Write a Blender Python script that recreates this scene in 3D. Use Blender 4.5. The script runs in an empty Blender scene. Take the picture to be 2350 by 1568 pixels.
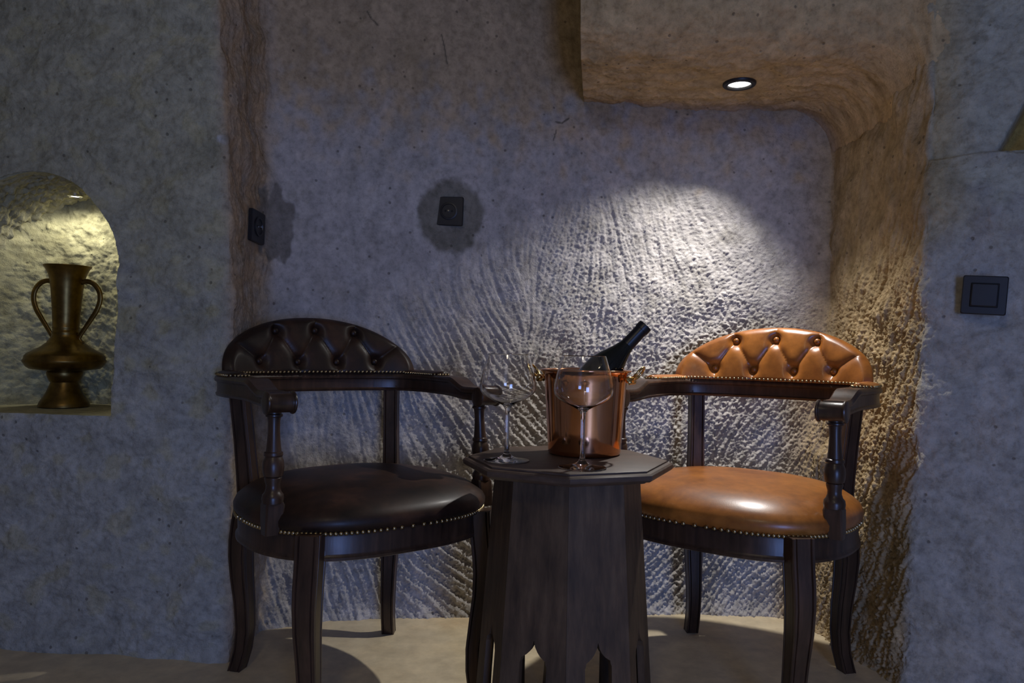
import bpy, math, random
import numpy as np
from mathutils import Matrix, Vector

random.seed(7)
rng = np.random.default_rng(11)
scene = bpy.context.scene
COL = scene.collection
R = math.radians

# ------------------------------------------------------------------ camera
cd = bpy.data.cameras.new('camera')
cam = bpy.data.objects.new('camera', cd); COL.objects.link(cam)
cd.sensor_width = 36.0
cd.lens = 26.08
cd.clip_start = 0.02
cam.matrix_world = Matrix.Translation((0, 0, .77)) @ Matrix.Rotation(R(90 + .6625), 4, 'X') @ Matrix.Rotation(R(1.115), 4, 'Z')
scene.camera = cam

# ------------------------------------------------------------------ world, window daylight, exposure
w = bpy.data.worlds.new('world'); scene.world = w; w.use_nodes = True
w.node_tree.nodes['Background'].inputs[0].default_value = (.10, .13, .25, 1)
w.node_tree.nodes['Background'].inputs[1].default_value = .05

SPOT_W = 21.5           # alcove downlight
ROOM_FILL_W = 9.0           # radiance of the opal globe added out of view as warm fill
WIN_W = 13.5            # blue evening light from the glazed door
NICHE_W = .85

def area_light(name, loc, rot, sx, sy, col, watts):
    l = bpy.data.lights.new(name, 'AREA'); l.shape = 'RECTANGLE'; l.size = sx; l.size_y = sy
    l.color = col; l.energy = watts
    o = bpy.data.objects.new(name, l); COL.objects.link(o); o.location = loc; o.rotation_euler = rot
    return o
area_light('window_daylight', (.66, -1.62, .65), (R(90), 0, 0), .62, 1.06, (.25, .41, 1.0), WIN_W)
vs = scene.view_settings
vs.view_transform = 'Standard'; vs.look = 'None'; vs.gamma = 1; vs.use_curve_mapping = False
vs.exposure = 1.2

# ------------------------------------------------------------------ helpers
def tag(o, label=None, cat=None, group=None, kind=None):
    if label: o['label'] = label
    if cat: o['category'] = cat
    if group: o['group'] = group
    if kind: o['kind'] = kind
    return o

def empty(name, loc, rz=0):
    o = bpy.data.objects.new(name, None); COL.objects.link(o)
    o.location = loc; o.rotation_euler = (0, 0, rz); o.empty_display_size = .1
    return o

def link(name, me, mat, parent=None, smooth=None):
    o = bpy.data.objects.new(name, me); COL.objects.link(o)
    if mat and not me.materials: me.materials.append(mat)
    if smooth is not None:
        me.polygons.foreach_set('use_smooth', np.ones(len(me.polygons), bool))
        if smooth < 179: me.set_sharp_from_angle(angle=R(smooth))
    if parent: o.parent = parent
    return o

def mesh(name, v, f, mat, parent=None, smooth=40):
    me = bpy.data.meshes.new(name)
    me.from_pydata([tuple(map(float, p)) for p in v], [], [tuple(map(int, q)) for q in f]); me.update()
    return link(name, me, mat, parent, smooth)

def grid_mesh(name, P, mat, parent=None, keep=None, col=None, flip=False):
    """P: (rows, cols, 3) array -> quad mesh, optional face mask and vertex colour"""
    r, c = P.shape[:2]
    i = np.arange(r * c).reshape(r, c)
    q = np.stack([i[:-1, :-1], i[:-1, 1:], i[1:, 1:], i[1:, :-1]], -1)
    if flip: q = q[..., ::-1]
    q = q.reshape(-1, 4)
    if keep is not None: q = q[keep.reshape(-1)]
    used = np.zeros(r * c, bool); used[q.reshape(-1)] = True
    remap = np.cumsum(used) - 1
    q = remap[q]; V = P.reshape(-1, 3)[used]
    me = bpy.data.meshes.new(name)
    me.vertices.add(len(V)); me.vertices.foreach_set('co', V.astype(np.float32).reshape(-1))
    me.loops.add(q.size); me.loops.foreach_set('vertex_index', q.astype(np.int32).reshape(-1))
    me.polygons.add(len(q)); me.polygons.foreach_set('loop_start', np.arange(0, q.size, 4, dtype=np.int32))
    me.update(calc_edges=True)
    if col is not None:
        a = me.attributes.new('rock', 'FLOAT_COLOR', 'POINT')
        cc = np.ones((len(V), 4), np.float32); cc[:, :3] = col.reshape(-1, 3)[used]
        a.data.foreach_set('color', cc.reshape(-1))
    return link(name, me, mat, parent, 180)

class MB:
    """collects shapes into one mesh"""
    def __init__(s): s.v = []; s.f = []
    def add(s, v, f):
        o = len(s.v); s.v += [tuple(map(float, p)) for p in v]; s.f += [tuple(int(i) + o for i in q) for q in f]; return s
    def box(s, c, d, bev=0):
        x, y, z = [k / 2 for k in d]
        b = min(bev, x * .9, y * .9, z * .9)
        if b <= 0:
            v = [(c[0] + i * x, c[1] + j * y, c[2] + k * z) for i in (-1, 1) for j in (-1, 1) for k in (-1, 1)]
            return s.add(v, [(0, 1, 3, 2), (4, 6, 7, 5), (0, 4, 5, 1), (2, 3, 7, 6), (0, 2, 6, 4), (1, 5, 7, 3)])
        rings = []
        for zz, ins in ((-z, b), (-z + b, 0), (z - b, 0), (z, b)):
            X, Y = x - ins, y - ins
            rings.append([(c[0] + px, c[1] + py, c[2] + zz) for px, py in
                          ((-X + b, -Y), (X - b, -Y), (X, -Y + b), (X, Y - b), (X - b, Y), (-X + b, Y), (-X, Y - b), (-X, -Y + b))])
        return s.rings(rings, True, True)
    def rings(s, rings, cap0=False, cap1=False, closed=True):
        n = len(rings[0]); v = [p for r in rings for p in r]; f = []
        for k in range(len(rings) - 1):
            for i in range(n if closed else n - 1):
                j = (i + 1) % n
                f.append((k * n + i, k * n + j, (k + 1) * n + j, (k + 1) * n + i))
        if cap0: f.append(tuple(range(n))[::-1])
        if cap1: f.append(tuple((len(rings) - 1) * n + i for i in range(n)))
        return s.add(v, f)
    def lathe(s, prof, n=40, c=(0, 0, 0), cap0=False, cap1=False):
        return s.rings([[(c[0] + r * math.cos(2 * math.pi * i / n), c[1] + r * math.sin(2 * math.pi * i / n), c[2] + z)
                         for i in range(n)] for r, z in prof], cap0, cap1)
    def tube(s, pts, rad, n=10, cap=True, flat=None):
        pts = [Vector(p) for p in pts]; rings = []; up = None
        for k, p in enumerate(pts):
            t = (pts[min(k + 1, len(pts) - 1)] - pts[max(k - 1, 0)]).normalized()
            if up is None: up = Vector((0, 0, 1)) if abs(t.z) < .9 else Vector((0, 1, 0))
            a = t.cross(up).normalized(); b = a.cross(t).normalized(); up = b
            r = rad[k] if hasattr(rad, '__len__') else rad
            ra, rb = (r, r) if flat is None else (r * flat[0], r * flat[1])
            rings.append([tuple(p + a * ra * math.cos(2 * math.pi * i / n) + b * rb * math.sin(2 * math.pi * i / n)) for i in range(n)])
        return s.rings(rings, cap, cap)
    def dome(s, c, r, nrm, n=8):
        nrm = Vector(nrm).normalized(); a = nrm.orthogonal().normalized(); b = nrm.cross(a); c = Vector(c)
        rings = []
        for hgt, rr in ((-.2, 1.0), (.3, .92), (.6, .68), (.78, .3)):
            rings.append([tuple(c + nrm * hgt * r + (a * math.cos(2 * math.pi * i / n) + b * math.sin(2 * math.pi * i / n)) * r * rr) for i in range(n)])
        return s.rings(rings, False, True)
    def build(s, name, mat, parent=None, smooth=40):
        return mesh(name, s.v, s.f, mat, parent, smooth)

def interp(x, xs, ys): return np.interp(x, xs, ys)

def catmull(pts, n):
    """smooth curve through points"""
    P = [np.array(p, float) for p in pts]; P = [2 * P[0] - P[1]] + P + [2 * P[-1] - P[-2]]
    out = []
    for i in range(1, len(P) - 2):
        a, b, c, d = P[i - 1:i + 3]
        for t in np.linspace(0, 1, n, endpoint=False):
            out.append(.5 * (2 * b + (c - a) * t + (2 * a - 5 * b + 4 * c - d) * t * t + (3 * b - 3 * c + d - a) * t ** 3))
    out.append(P[-2]); return np.array(out)

# ------------------------------------------------------------------ materials
def nodes(name):
    m = bpy.data.materials.new(name); m.use_nodes = True
    nt = m.node_tree; b = nt.nodes['Principled BSDF']
    return m, nt, b
def N(nt, t, **kw):
    n = nt.nodes.new(t)
    for k, v in kw.items():
        if k in n.inputs: n.inputs[k].default_value = v
        else: setattr(n, k, v)
    return n
def ramp(nt, fac, stops):
    r = N(nt, 'ShaderNodeValToRGB'); e = r.color_ramp.elements
    while len(e) < len(stops): e.new(.5)
    for k, (p, c) in enumerate(stops):
        e[k].position = p; e[k].color = (*c, 1) if len(c) == 3 else c
    nt.links.new(fac, r.inputs[0]); return r.outputs[0]
def mix(nt, fac, a, b, mode='MIX'):
    m = N(nt, 'ShaderNodeMix', data_type='RGBA', blend_type=mode)
    for s, val in ((m.inputs[0], fac), (m.inputs[6], a), (m.inputs[7], b)):
        if hasattr(val, 'is_linked'): nt.links.new(val, s)
        else: s.default_value = val if not isinstance(val, tuple) or len(val) == 4 else (*val, 1)
    return m.outputs[2]
def coords(nt, scale=(1, 1, 1), which='Object'):
    t = N(nt, 'ShaderNodeTexCoord'); m = N(nt, 'ShaderNodeMapping'); m.inputs['Scale'].default_value = scale
    nt.links.new(t.outputs[which], m.inputs[0]); return m.outputs[0]
def noise(nt, vec, scale, detail=4, rough=.6):
    n = N(nt, 'ShaderNodeTexNoise', Scale=scale, Detail=detail, Roughness=rough)
    nt.links.new(vec, n.inputs['Vector']); return n.outputs[0]
def bump(nt, b, h, strength, dist):
    bp = N(nt, 'ShaderNodeBump', Strength=strength, Distance=dist)
    nt.links.new(h, bp.inputs['Height']); nt.links.new(bp.outputs[0], b.inputs['Normal'])

def rock_material():
    m, nt, b = nodes('carved_tuff')
    at = N(nt, 'ShaderNodeAttribute', attribute_name='rock')
    v = coords(nt)
    n1 = noise(nt, v, 9, 5, .65); n2 = noise(nt, v, 60, 4, .7); n3 = noise(nt, v, 230, 3, .7)
    c = mix(nt, 1.0, at.outputs[0], ramp(nt, n1, [(.3, (.80, .79, .74)), (.5, (1, 1, 1)), (.72, (1.10, 1.09, 1.08))]), 'MULTIPLY')
    c = mix(nt, 1.0, c, ramp(nt, n2, [(.28, (.70, .69, .66)), (.5, (1, 1, 1)), (.75, (1.2, 1.2, 1.2))]), 'MULTIPLY')
    vo = N(nt, 'ShaderNodeTexVoronoi', Scale=34.0, Randomness=1.0); nt.links.new(v, vo.inputs['Vector'])
    sp = ramp(nt, vo.outputs['Distance'], [(.09, (1, 1, 1)), (.16, (0, 0, 0))])
    sel = N(nt, 'ShaderNodeMath', operation='GREATER_THAN'); sel.inputs[1].default_value = .72
    sepc = N(nt, 'ShaderNodeSeparateColor'); nt.links.new(vo.outputs['Color'], sepc.inputs[0]); nt.links.new(sepc.outputs[0], sel.inputs[0])
    mm = N(nt, 'ShaderNodeMath', operation='MULTIPLY'); nt.links.new(sp, mm.inputs[0]); nt.links.new(sel.outputs[0], mm.inputs[1])
    m3 = N(nt, 'ShaderNodeMath', operation='MULTIPLY'); nt.links.new(mm.outputs[0], m3.inputs[0]); m3.inputs[1].default_value = .55
    c = mix(nt, m3.outputs[0], c, (.07, .055, .04))
    nt.links.new(c, b.inputs['Base Color'])
    b.inputs['Roughness'].default_value = .95; b.inputs['Specular IOR Level'].default_value = .12
    h = N(nt, 'ShaderNodeMath', operation='MULTIPLY_ADD'); nt.links.new(n2, h.inputs[0]); h.inputs[1].default_value = 1.6; nt.links.new(n3, h.inputs[2])
    h2 = N(nt, 'ShaderNodeMath', operation='SUBTRACT'); nt.links.new(h.outputs[0], h2.inputs[0]); nt.links.new(mm.outputs[0], h2.inputs[1])
    bump(nt, b, h2.outputs[0], .55, .004)
    return m

def wood_material(name, dark, mid, light, rough=.32, worn=0.0, scale=(14, 14, 1.2)):
    m, nt, b = nodes(name)
    v = coords(nt, scale)
    g = noise(nt, v, 5, 6, .65); v2 = coords(nt); w2 = noise(nt, v2, 7, 4, .6); f = noise(nt, v2, 120, 3, .6)
    c = ramp(nt, g, [(.25, dark), (.5, mid), (.8, light)])
    c = mix(nt, 1.0, c, ramp(nt, w2, [(.3, (.7, .7, .72)), (.7, (1.25, 1.22, 1.18))]), 'MULTIPLY')
    nt.links.new(c, b.inputs['Base Color'])
    rr = N(nt, 'ShaderNodeMapRange'); rr.inputs['To Min'].default_value = rough - .06; rr.inputs['To Max'].default_value = rough + .14
    nt.links.new(w2, rr.inputs[0]); nt.links.new(rr.outputs[0], b.inputs['Roughness'])
    bump(nt, b, g, .25, .001 + worn * .001)
    return m

def leather_material(name, dark, mid, light, rough=.30, coat=.25):
    m, nt, b = nodes(name)
    v = coords(nt)
    n1 = noise(nt, v, 11, 5, .6); n2 = noise(nt, v, 55, 4, .6)
    vo = N(nt, 'ShaderNodeTexVoronoi', Scale=420.0); nt.links.new(v, vo.inputs['Vector'])
    c = ramp(nt, n1, [(.28, dark), (.5, mid), (.72, light)])
    c = mix(nt, 1.0, c, ramp(nt, n2, [(.3, (.82, .8, .78)), (.7, (1.12, 1.1, 1.08))]), 'MULTIPLY')
    nt.links.new(c, b.inputs['Base Color'])
    b.inputs['Roughness'].default_value = rough
    b.inputs['Specular IOR Level'].default_value = .5 if coat > .1 else .32
    b.inputs['Coat Weight'].default_value = coat; b.inputs['Coat Roughness'].default_value = .22
    bump(nt, b, vo.outputs['Distance'], .08, .0006)
    return m

def metal_material(name, col, rough, var=.15):
    m, nt, b = nodes(name)
    n1 = noise(nt, coords(nt), 30, 4, .6)
    c = ramp(nt, n1, [(.3, tuple(k * (1 - var) for k in col)), (.7, tuple(min(1, k * (1 + var * .4)) for k in col))])
    nt.links.new(c, b.inputs['Base Color']); b.inputs['Metallic'].default_value = 1; b.inputs['Roughness'].default_value = rough
    return m

def plain(name, col, rough=.5, spec=.5):
    m, nt, b = nodes(name)
    n1 = noise(nt, coords(nt), 25, 3, .5)
    c = ramp(nt, n1, [(.3, tuple(k * .9 for k in col)), (.7, tuple(k * 1.08 for k in col))])
    nt.links.new(c, b.inputs['Base Color']); b.inputs['Roughness'].default_value = rough; b.inputs['Specular IOR Level'].default_value = spec
    return m

def emissive(name, col, strength):
    m, nt, b = nodes(name)
    b.inputs['Base Color'].default_value = (.8, .8, .8, 1)
    b.inputs['Emission Color'].default_value = (*col, 1); b.inputs['Emission Strength'].default_value = strength
    return m

def glass_material(name, tint=(1, 1, 1), rough=0.0, ior=1.46):
    m, nt, b = nodes(name)
    b.inputs['Base Color'].default_value = (*tint, 1); b.inputs['Transmission Weight'].default_value = 1
    b.inputs['Roughness'].default_value = rough; b.inputs['IOR'].default_value = ior
    return m

def floor_material():
    m, nt, b = nodes('polished_stone_screed')
    v = coords(nt)
    n1 = noise(nt, v, 3.2, 6, .62); n2 = noise(nt, v, 22, 5, .65); n3 = noise(nt, v, 160, 3, .6)
    c = ramp(nt, n1, [(.25, (.56, .47, .33)), (.45, (.72, .61, .42)), (.6, (.78, .64, .42)), (.8, (.70, .50, .29))])
    c = mix(nt, 1.0, c, ramp(nt, n2, [(.3, (.82, .80, .76)), (.7, (1.10, 1.10, 1.08))]), 'MULTIPLY')
    nt.links.new(c, b.inputs['Base Color'])
    rr = N(nt, 'ShaderNodeMapRange'); rr.inputs['To Min'].default_value = .34; rr.inputs['To Max'].default_value = .62
    nt.links.new(n2, rr.inputs[0]); nt.links.new(rr.outputs[0], b.inputs['Roughness'])
    bump(nt, b, n3, .08, .001)
    return m

M = {}
M['rock'] = rock_material()
M['floor'] = floor_material()
M['chair_wood'] = wood_material('dark_stained_walnut', (.021, .012, .008), (.052, .028, .017), (.098, .053, .032), .30)
M['table_wood'] = wood_material('weathered_brown_wood', (.034, .020, .011), (.085, .052, .028), (.155, .100, .055), .60, 1, (9, 9, 1.5))
M['table_top'] = wood_material('worn_table_top', (.048, .030, .020), (.082, .052, .035), (.12, .080, .056), .48, 1, (3, 14, 14))
M['dark_leather'] = leather_material('dark_brown_leather', (.008, .005, .0035), (.030, .014, .008), (.075, .033, .017), .46, .06)
M['tan_leather'] = leather_material('tan_leather', (.20, .062, .011), (.35, .122, .020), (.47, .172, .030), .36)
M['brass_nail'] = metal_material('antique_brass', (.46, .36, .20), .30)
M['brass'] = metal_material('polished_brass', (.72, .52, .22), .22)
M['copper'] = metal_material('polished_copper', (.90, .42, .21), .10, .06)
M['vase_brass'] = metal_material('aged_brass', (.21, .135, .042), .36, .5)
M['glass'] = glass_material('clear_glass')
M['bottle'] = plain('black_green_bottle_glass', (.006, .008, .007), .06, .6)
M['foil'] = plain('black_foil', (.010, .010, .013), .35, .5)
M['black_plastic'] = plain('black_plastic', (.016, .016, .019), .38, .5)
M['black_recess'] = plain('black_recess', (.006, .006, .007), .6, .3)
M['steel'] = metal_material('bright_steel', (.8, .8, .82), .2)
M['reflector'] = metal_material('reflector_aluminium', (.9, .9, .92), .15, .05)
M['trim'] = plain('dark_trim_metal', (.02, .018, .016), .45, .5)
M['bulb'] = emissive('lamp_lens', (1, .99, .97), 2.2)
M['niche_bulb'] = emissive('niche_lamp_lens', (1, .95, .8), 6)
M['opal'] = emissive('opal_fill_globe', (1, .85, .58), ROOM_FILL_W)
M['frame'] = plain('dark_window_frame', (.03, .028, .026), .5)

# ------------------------------------------------------------------ the carved rock walls
def fftnoise(rows, cols, dz, ds, lmin, lmax, seed):
    g = np.random.default_rng(seed).standard_normal((rows, cols))
    F = np.fft.rfft2(g)
    kz = np.fft.fftfreq(rows, dz)[:, None]; ks = np.fft.rfftfreq(cols, ds)[None, :]
    k = np.sqrt(kz * kz + ks * ks) + 1e-9
    H = np.exp(-(np.log(k * math.sqrt(lmin * lmax)) / (.5 * math.log(lmax / lmin) + .15)) ** 2)
    o = np.fft.irfft2(F * H, s=(rows, cols)); return o / o.std()

def gauss1(a, sig):
    n = int(sig * 3) + 1; k = np.exp(-.5 * (np.arange(-n, n + 1) / sig) ** 2); k /= k.sum()
    pad = np.concatenate([2 * a[:, :1] - a[:, n:0:-1], a, 2 * a[:, -1:] - a[:, -2:-n - 2:-1]], 1)
    return np.apply_along_axis(lambda r: np.convolve(r, k, 'valid'), 1, pad)

def shepard(x, z, pts, vals, p=3.2):
    num = 0; den = 0
    for (px, pz), v in zip(pts, vals):
        wgt = 1 / ((x - px) ** 2 + (z - pz) ** 2 + 4e-4) ** (p / 2)
        num = num + wgt * v; den = den + wgt
    return num / den

def smooth(a, b, x):
    t = np.clip((x - a) / (b - a), 0, 1); return t * t * (3 - 2 * t)

DZ = .003
zs = np.concatenate([np.arange(-.012, 1.845, DZ), np.linspace(1.86, 2.36, 14)])
NR = len(zs)
zk = [0, .24, .55, .83, 1.08, 1.3, 1.6, 2.36]
Bx = interp(zs, zk, [-.664, -.664, -.674, -.678, -.689, -.705, -.728, -.75])
Cx = interp(zs, zk, [-.667, -.672, -.680, -.688, -.688, -.690, -.694, -.70])
Ex = interp(zs, zk, [.862, .900, .937, .965, .975, .977, .977, .977])
Fx = interp(zs, zk, [.926, .935, .944, .954, .960, .964, .968, .97])
one = np.ones(NR)
fwd = interp(zs, [0, 1.1, 1.6, 2.36], [0, 0, .02, .07])          # the old vault leans in towards the top
lean = interp(zs, [0, .25, .6, 1.4, 2.36], [0, .025, .045, .070, .075])          # the back face leans away from its toe
stations = [  # (x, y) per height, samples to the next one
    (one * -2.05, one * 1.94, 300), (Bx, one * 1.80, 80), (Cx, one * 2.03 - fwd * .3, 60), (one * -.50, 2.112 - fwd, 120),
    (one * -.13, 2.156 + lean * .4 - fwd, 200), (one * .50, 2.217 + lean - fwd * .2, 130), (Ex, 2.21 + lean, 80),
    ((Ex + Fx) / 2 - interp(zs, [0, .3, .8], [.012, .012, 0]), one * 1.98, 80), (Fx, one * 1.73, 190), (Fx + .74, one * 1.39, 0)]
X = []; Y = []; sidx = [0]
for k in range(len(stations) - 1):
    a, b = stations[k], stations[k + 1]; n = a[2]
    t = np.linspace(0, 1, n, endpoint=False)[None, :]
    X.append(a[0][:, None] * (1 - t) + b[0][:, None] * t); Y.append(a[1][:, None] * (1 - t) + b[1][:, None] * t)
    sidx.append(sidx[-1] + n)
X = np.concatenate(X + [stations[-1][0][:, None]], 1); Y = np.concatenate(Y + [stations[-1][1][:, None]], 1)
NC = X.shape[1]
iB, iC, iD1, iD2, iD3, iE, iM, iF = sidx[1:9]
ci = np.arange(NC)[None, :]
def blend(a, s1, s2, w): return s1 * (1 - w) + s2 * w
wide = np.clip(np.exp(-((ci - iC) / 26.) ** 2) + np.exp(-((ci - iE) / 32.) ** 2) * (.15 + .85 * (1 - smooth(.35, .9, zs))[:, None]) + np.exp(-((ci - iD1) / 60.) ** 2), 0, 1)
Xs, Ys = gauss1(X, 3.2), gauss1(Y, 3.2)
lowr = (1 - smooth(.35, .9, zs))[:, None]
Xw, Yw = gauss1(X, 13), gauss1(Y, 13)
X, Y = blend(X, Xs, Xw, wide), blend(Y, Ys, Yw, wide)
Xv, Yv = gauss1(X, 26), gauss1(Y, 26)
wE = np.exp(-((ci - iE) / 50.) ** 2) * lowr
X, Y = X * (1 - wE) + Xv * wE, Y * (1 - wE) + Yv * wE
Z = np.repeat(zs[:, None], NC, 1)
P = np.stack([X, Y, Z], -1)
back = smooth(iC - 10, iC + 12, ci) * (1 - smooth(iE - 6, iE + 14, ci))
jamb = smooth(iE - 6, iE + 14, ci) * (1 - smooth(iF - 8, iF + 4, ci))
leftw = 1 - smooth(iB - 8, iB + 4, ci)
ret = smooth(iB - 8, iB + 4, ci) * (1 - smooth(iC - 10, iC + 12, ci))
rightw = smooth(iF - 8, iF + 4, ci)
# outward normal (towards the room)
du = np.gradient(P, axis=1); dv = np.gradient(P, axis=0)
Nn = np.cross(du, dv); Nn /= np.linalg.norm(Nn, axis=-1, keepdims=True) + 1e-12

# chisel strokes: noise smeared along a field of stroke directions
dirs = [(-0.69, 1.02, 0), (-0.62, 1.27, 5), (-0.48, 0.89, 8), (-0.35, 0.64, 15), (-0.5, 0.51, 8), (-0.22, 0.77, 30), (-0.16, 0.58, 35),
        (-0.06, 0.84, 30), (-0.29, 1.15, 5), (-0.04, 1.26, -20), (-0.08, 1.09, 0), (-0.01, 0.93, 20), (0.14, 1.08, -15), (0.14, 0.9, -25),
        (0.1, 0.78, -20), (-0.03, 0.7, 38), (0.22, 1.03, -3), (0.34, 1.16, 12), (0.47, 1.3, 25), (0.56, 1.04, 18), (0.66, 1.17, 28),
        (0.79, 1.04, 35), (0.29, 0.84, -5), (0.41, 0.85, 0), (0.67, 0.85, 20), (0.55, 0.59, -25), (0.42, 0.59, -20), (0.8, 0.54, -35),
        (0.55, 0.34, -30), (0.62, 0.15, -40), (0.81, 0.16, -45), (0.45, 0.08, -45), (0.04, 0.52, 45), (0.01, 0.62, 45), (-0.15, 0.2, 45),
        (-0.21, 0.07, 50), (-0.4, 0.13, 20), (-0.51, 0.07, 15), (0.28, 1.36, 25), (0.15, 1.39, 15), (0.02, 1.42, 0)]
amps = [(-0.69, 1.02, .5, 0.25), (-.5, .95, .6, .25), (-.5, 1.25, .3, .15), (-.1, 1.2, .9, .3), (-0.29, 1.09, .7, 0.3), (-0.22, 0.77, 4, 1), (-0.41, 0.7, 2.5, 0.5), (-0.04, 0.96, 3, 0.8), (0.22, 1.03, 4, 2),
        (0.47, 1.19, 4, 1.6), (0.02, 1.42, 1, 0.3), (0.79, 1.26, 0.6, 0.3), (0.9, 0.98, 1.5, 0.8), (-0.21, 0.14, 8, 2.5), (0.55, 0.53, 5, 3),
        (0.29, 0.65, 5, 3), (0.62, 0.15, 7.5, 3), (-0.47, 0.51, 2, 0.8), (-0.49, 0.13, 5, 1.5), (-0.37, 1.6, 0.5, 0.2), (0.4, 1.38, 1.2, 0.4),
        (0.67, 0.79, 4, 3), (-0.03, 0.58, 6, 2)]
c0, c1 = iB, iF + 20
xx = X[:, c0:c1]; zz = Z[:, c0:c1]; shp = xx.shape
pts = [(p[0], p[1]) for p in dirs]
a2 = [R(p[2]) * 2 for p in dirs]
ang = .5 * np.arctan2(shepard(xx, zz, pts, np.sin(a2)), shepard(xx, zz, pts, np.cos(a2)))
jb = jamb[:, c0:c1]
ang = ang * (1 - jb) + jb * R(-20)
ang = ang + .07 * fftnoise(*shp, DZ, .003, .15, .5, 5)
sx, sz = np.sin(ang), -np.cos(ang)            # per 3 mm step
def lic(src, steps):
    rr, cc = np.meshgrid(np.arange(shp[0], dtype=np.float32), np.arange(shp[1], dtype=np.float32), indexing='ij')
    acc = src.copy(); wsum = 1.0
    for sgn in (1, -1):
        r_, c_ = rr.copy(), cc.copy()
        for k in range(steps):
            ri = np.clip(np.rint(r_).astype(int), 0, shp[0] - 1); cj = np.clip(np.rint(c_).astype(int), 0, shp[1] - 1)
            r_ += sgn * sz[ri, cj]; c_ += sgn * sx[ri, cj]
            ri = np.clip(np.rint(r_).astype(int), 0, shp[0] - 1); cj = np.clip(np.rint(c_).astype(int), 0, shp[1] - 1)
            wgt = math.cos(.5 * math.pi * k / steps)
            acc += wgt * src[ri, cj]; wsum += wgt
    acc -= acc.mean(); return acc / acc.std()
coarse = lic(fftnoise(*shp, DZ, .003, .020, .042, 21), 34)
finer = lic(fftnoise(*shp, DZ, .003, .011, .022, 22), 22)
apt = [(p[0], p[1]) for p in amps]
A1 = shepard(xx, zz, apt, [p[2] for p in amps], 3) * .00072
A2 = shepard(xx, zz, apt, [p[3] for p in amps], 3) * .001
A1 = A1 * (1 - jb) + jb * (.0012 + .0040 * (1 - smooth(.85, 1.25, zz)))
A2 = A2 * (1 - jb) + jb * (.0005 + .0024 * (1 - smooth(.80, 1.15, zz)))
rt = ret[:, c0:c1]
A1 = A1 * (1 - rt) + rt * .0012; A2 = A2 * (1 - rt) + rt * .0008
fadeF = 1 - rightw[:, c0:c1]
ridge = np.tanh(coarse * 1.1) * .7 + np.tanh(finer) * .45
lump = lambda a: np.where(a > 0, a ** 1.25, a * .45)
crumb = .62 * lump(fftnoise(*shp, DZ, .003, .012, .034, 31)) + .5 * fftnoise(*shp, DZ, .003, .0062, .012, 32) - .5 * lump(fftnoise(*shp, DZ, .003, .010, .018, 34)) * smooth(.6, 1.4, fftnoise(*shp, DZ, .003, .03, .08, 35))
ridge = ridge * (.75 + .25 * np.tanh(fftnoise(*shp, DZ, .003, .03, .09, 33)))
disp = np.zeros((NR, NC))
disp[:, c0:c1] += (ridge * A1 + crumb * A2) * fadeF
# the untouched faces: gentle lumps and fine grain
disp += .0045 * fftnoise(NR, NC, DZ, .0036, .12, .5, 41) * (1 - .5 * back)
disp += (.0008 * fftnoise(NR, NC, DZ, .0042, .016, .05, 42) + .0004 * fftnoise(NR, NC, DZ, .0042, .010, .016, 43)) * (leftw + 1.2 * rightw + .5 * ret)
disp += .018 * np.exp(-np.clip(Z, 0, 9) / .030) * (back + .5 * jamb)            # rubble toe along the floor
disp -= rightw * .012 * smooth(1.236, 1.243, Z + .004 * np.sin(X * 40))          # ledge across the wall by the switch
notch = rightw * smooth(1.243, 1.25, Z) * smooth(0, .02, X - (1.085 + (Z - 1.24) * .45)) * (1 - smooth(1.5, 1.56, Z))
disp -= .10 * notch
for sx_, sz_ in ((-.19, 1.17),):
    disp *= smooth(.055, .085, np.hypot(X - sx_, Z - sz_)) * back + (1 - back)
disp *= smooth(.06, .09, np.hypot(Y - 1.955, Z - 1.082)) * ret + (1 - ret)
disp[NR - 14:] *= np.linspace(1, 0, 14)[:, None]
P = P + Nn * disp[..., None]

# stone colour of each face (own bands and stains; left wall also carries a light gradient)
C = np.zeros((NR, NC, 3))
def lay(col, wgt):
    global C
    C = C * (1 - wgt[..., None]) + np.array(col) * wgt[..., None]
full = np.ones((NR, NC))
vn = fftnoise(NR, NC, DZ, .004, .06, .3, 51); vn2 = fftnoise(NR, NC, DZ, .004, .03, .10, 52)
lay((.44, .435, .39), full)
lay((.415, .395, .29), full * leftw * smooth(.5, 1.1, Z + .08 * vn))  # olive rock higher up; fade of the low blue light is coloured in too
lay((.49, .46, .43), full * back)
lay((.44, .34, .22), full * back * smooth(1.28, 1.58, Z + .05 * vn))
lay((.41, .29, .17), full * ret * np.clip(.9 + .1 * vn, 0, 1))
lay((.42, .35, .27), full * ret * (1 - smooth(.6, 1.0, Z)) * .7)
lay((.50, .375, .215), full * jamb)
lay((.47, .36, .22), full * np.exp(-((ci - iE) / 24.) ** 2))
lay((.43, .405, .36), full * rightw)
lay((.40, .385, .31), full * rightw * smooth(.95, 1.25, Z + .04 * vn))
lay((.40, .27, .08), notch)
lay((.40, .36, .20), full * leftw * smooth(.5, 1.6, vn) * .45)
lay((.40, .33, .20), full * rightw * (1 - smooth(iF + 4, iF + 26, ci)) * smooth(.95, 1.15, Z))
sock = np.sqrt(((X + .187) / .094) ** 2 + ((Z - 1.157) / .108) ** 2) + .03 * vn + .012 * vn2
lay((.20, .185, .14), full * back * (1 - smooth(.88, 1.10, sock)) * .85)
pat = np.sqrt(((X + .655) / .045) ** 2 + ((Z - 1.10) / .11) ** 2) + .10 * vn + .05 * vn2
lay((.20, .18, .15), full * (1 - smooth(.88, 1.06, pat)) * smooth(iC - 22, iC - 10, ci) * .85)
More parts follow.
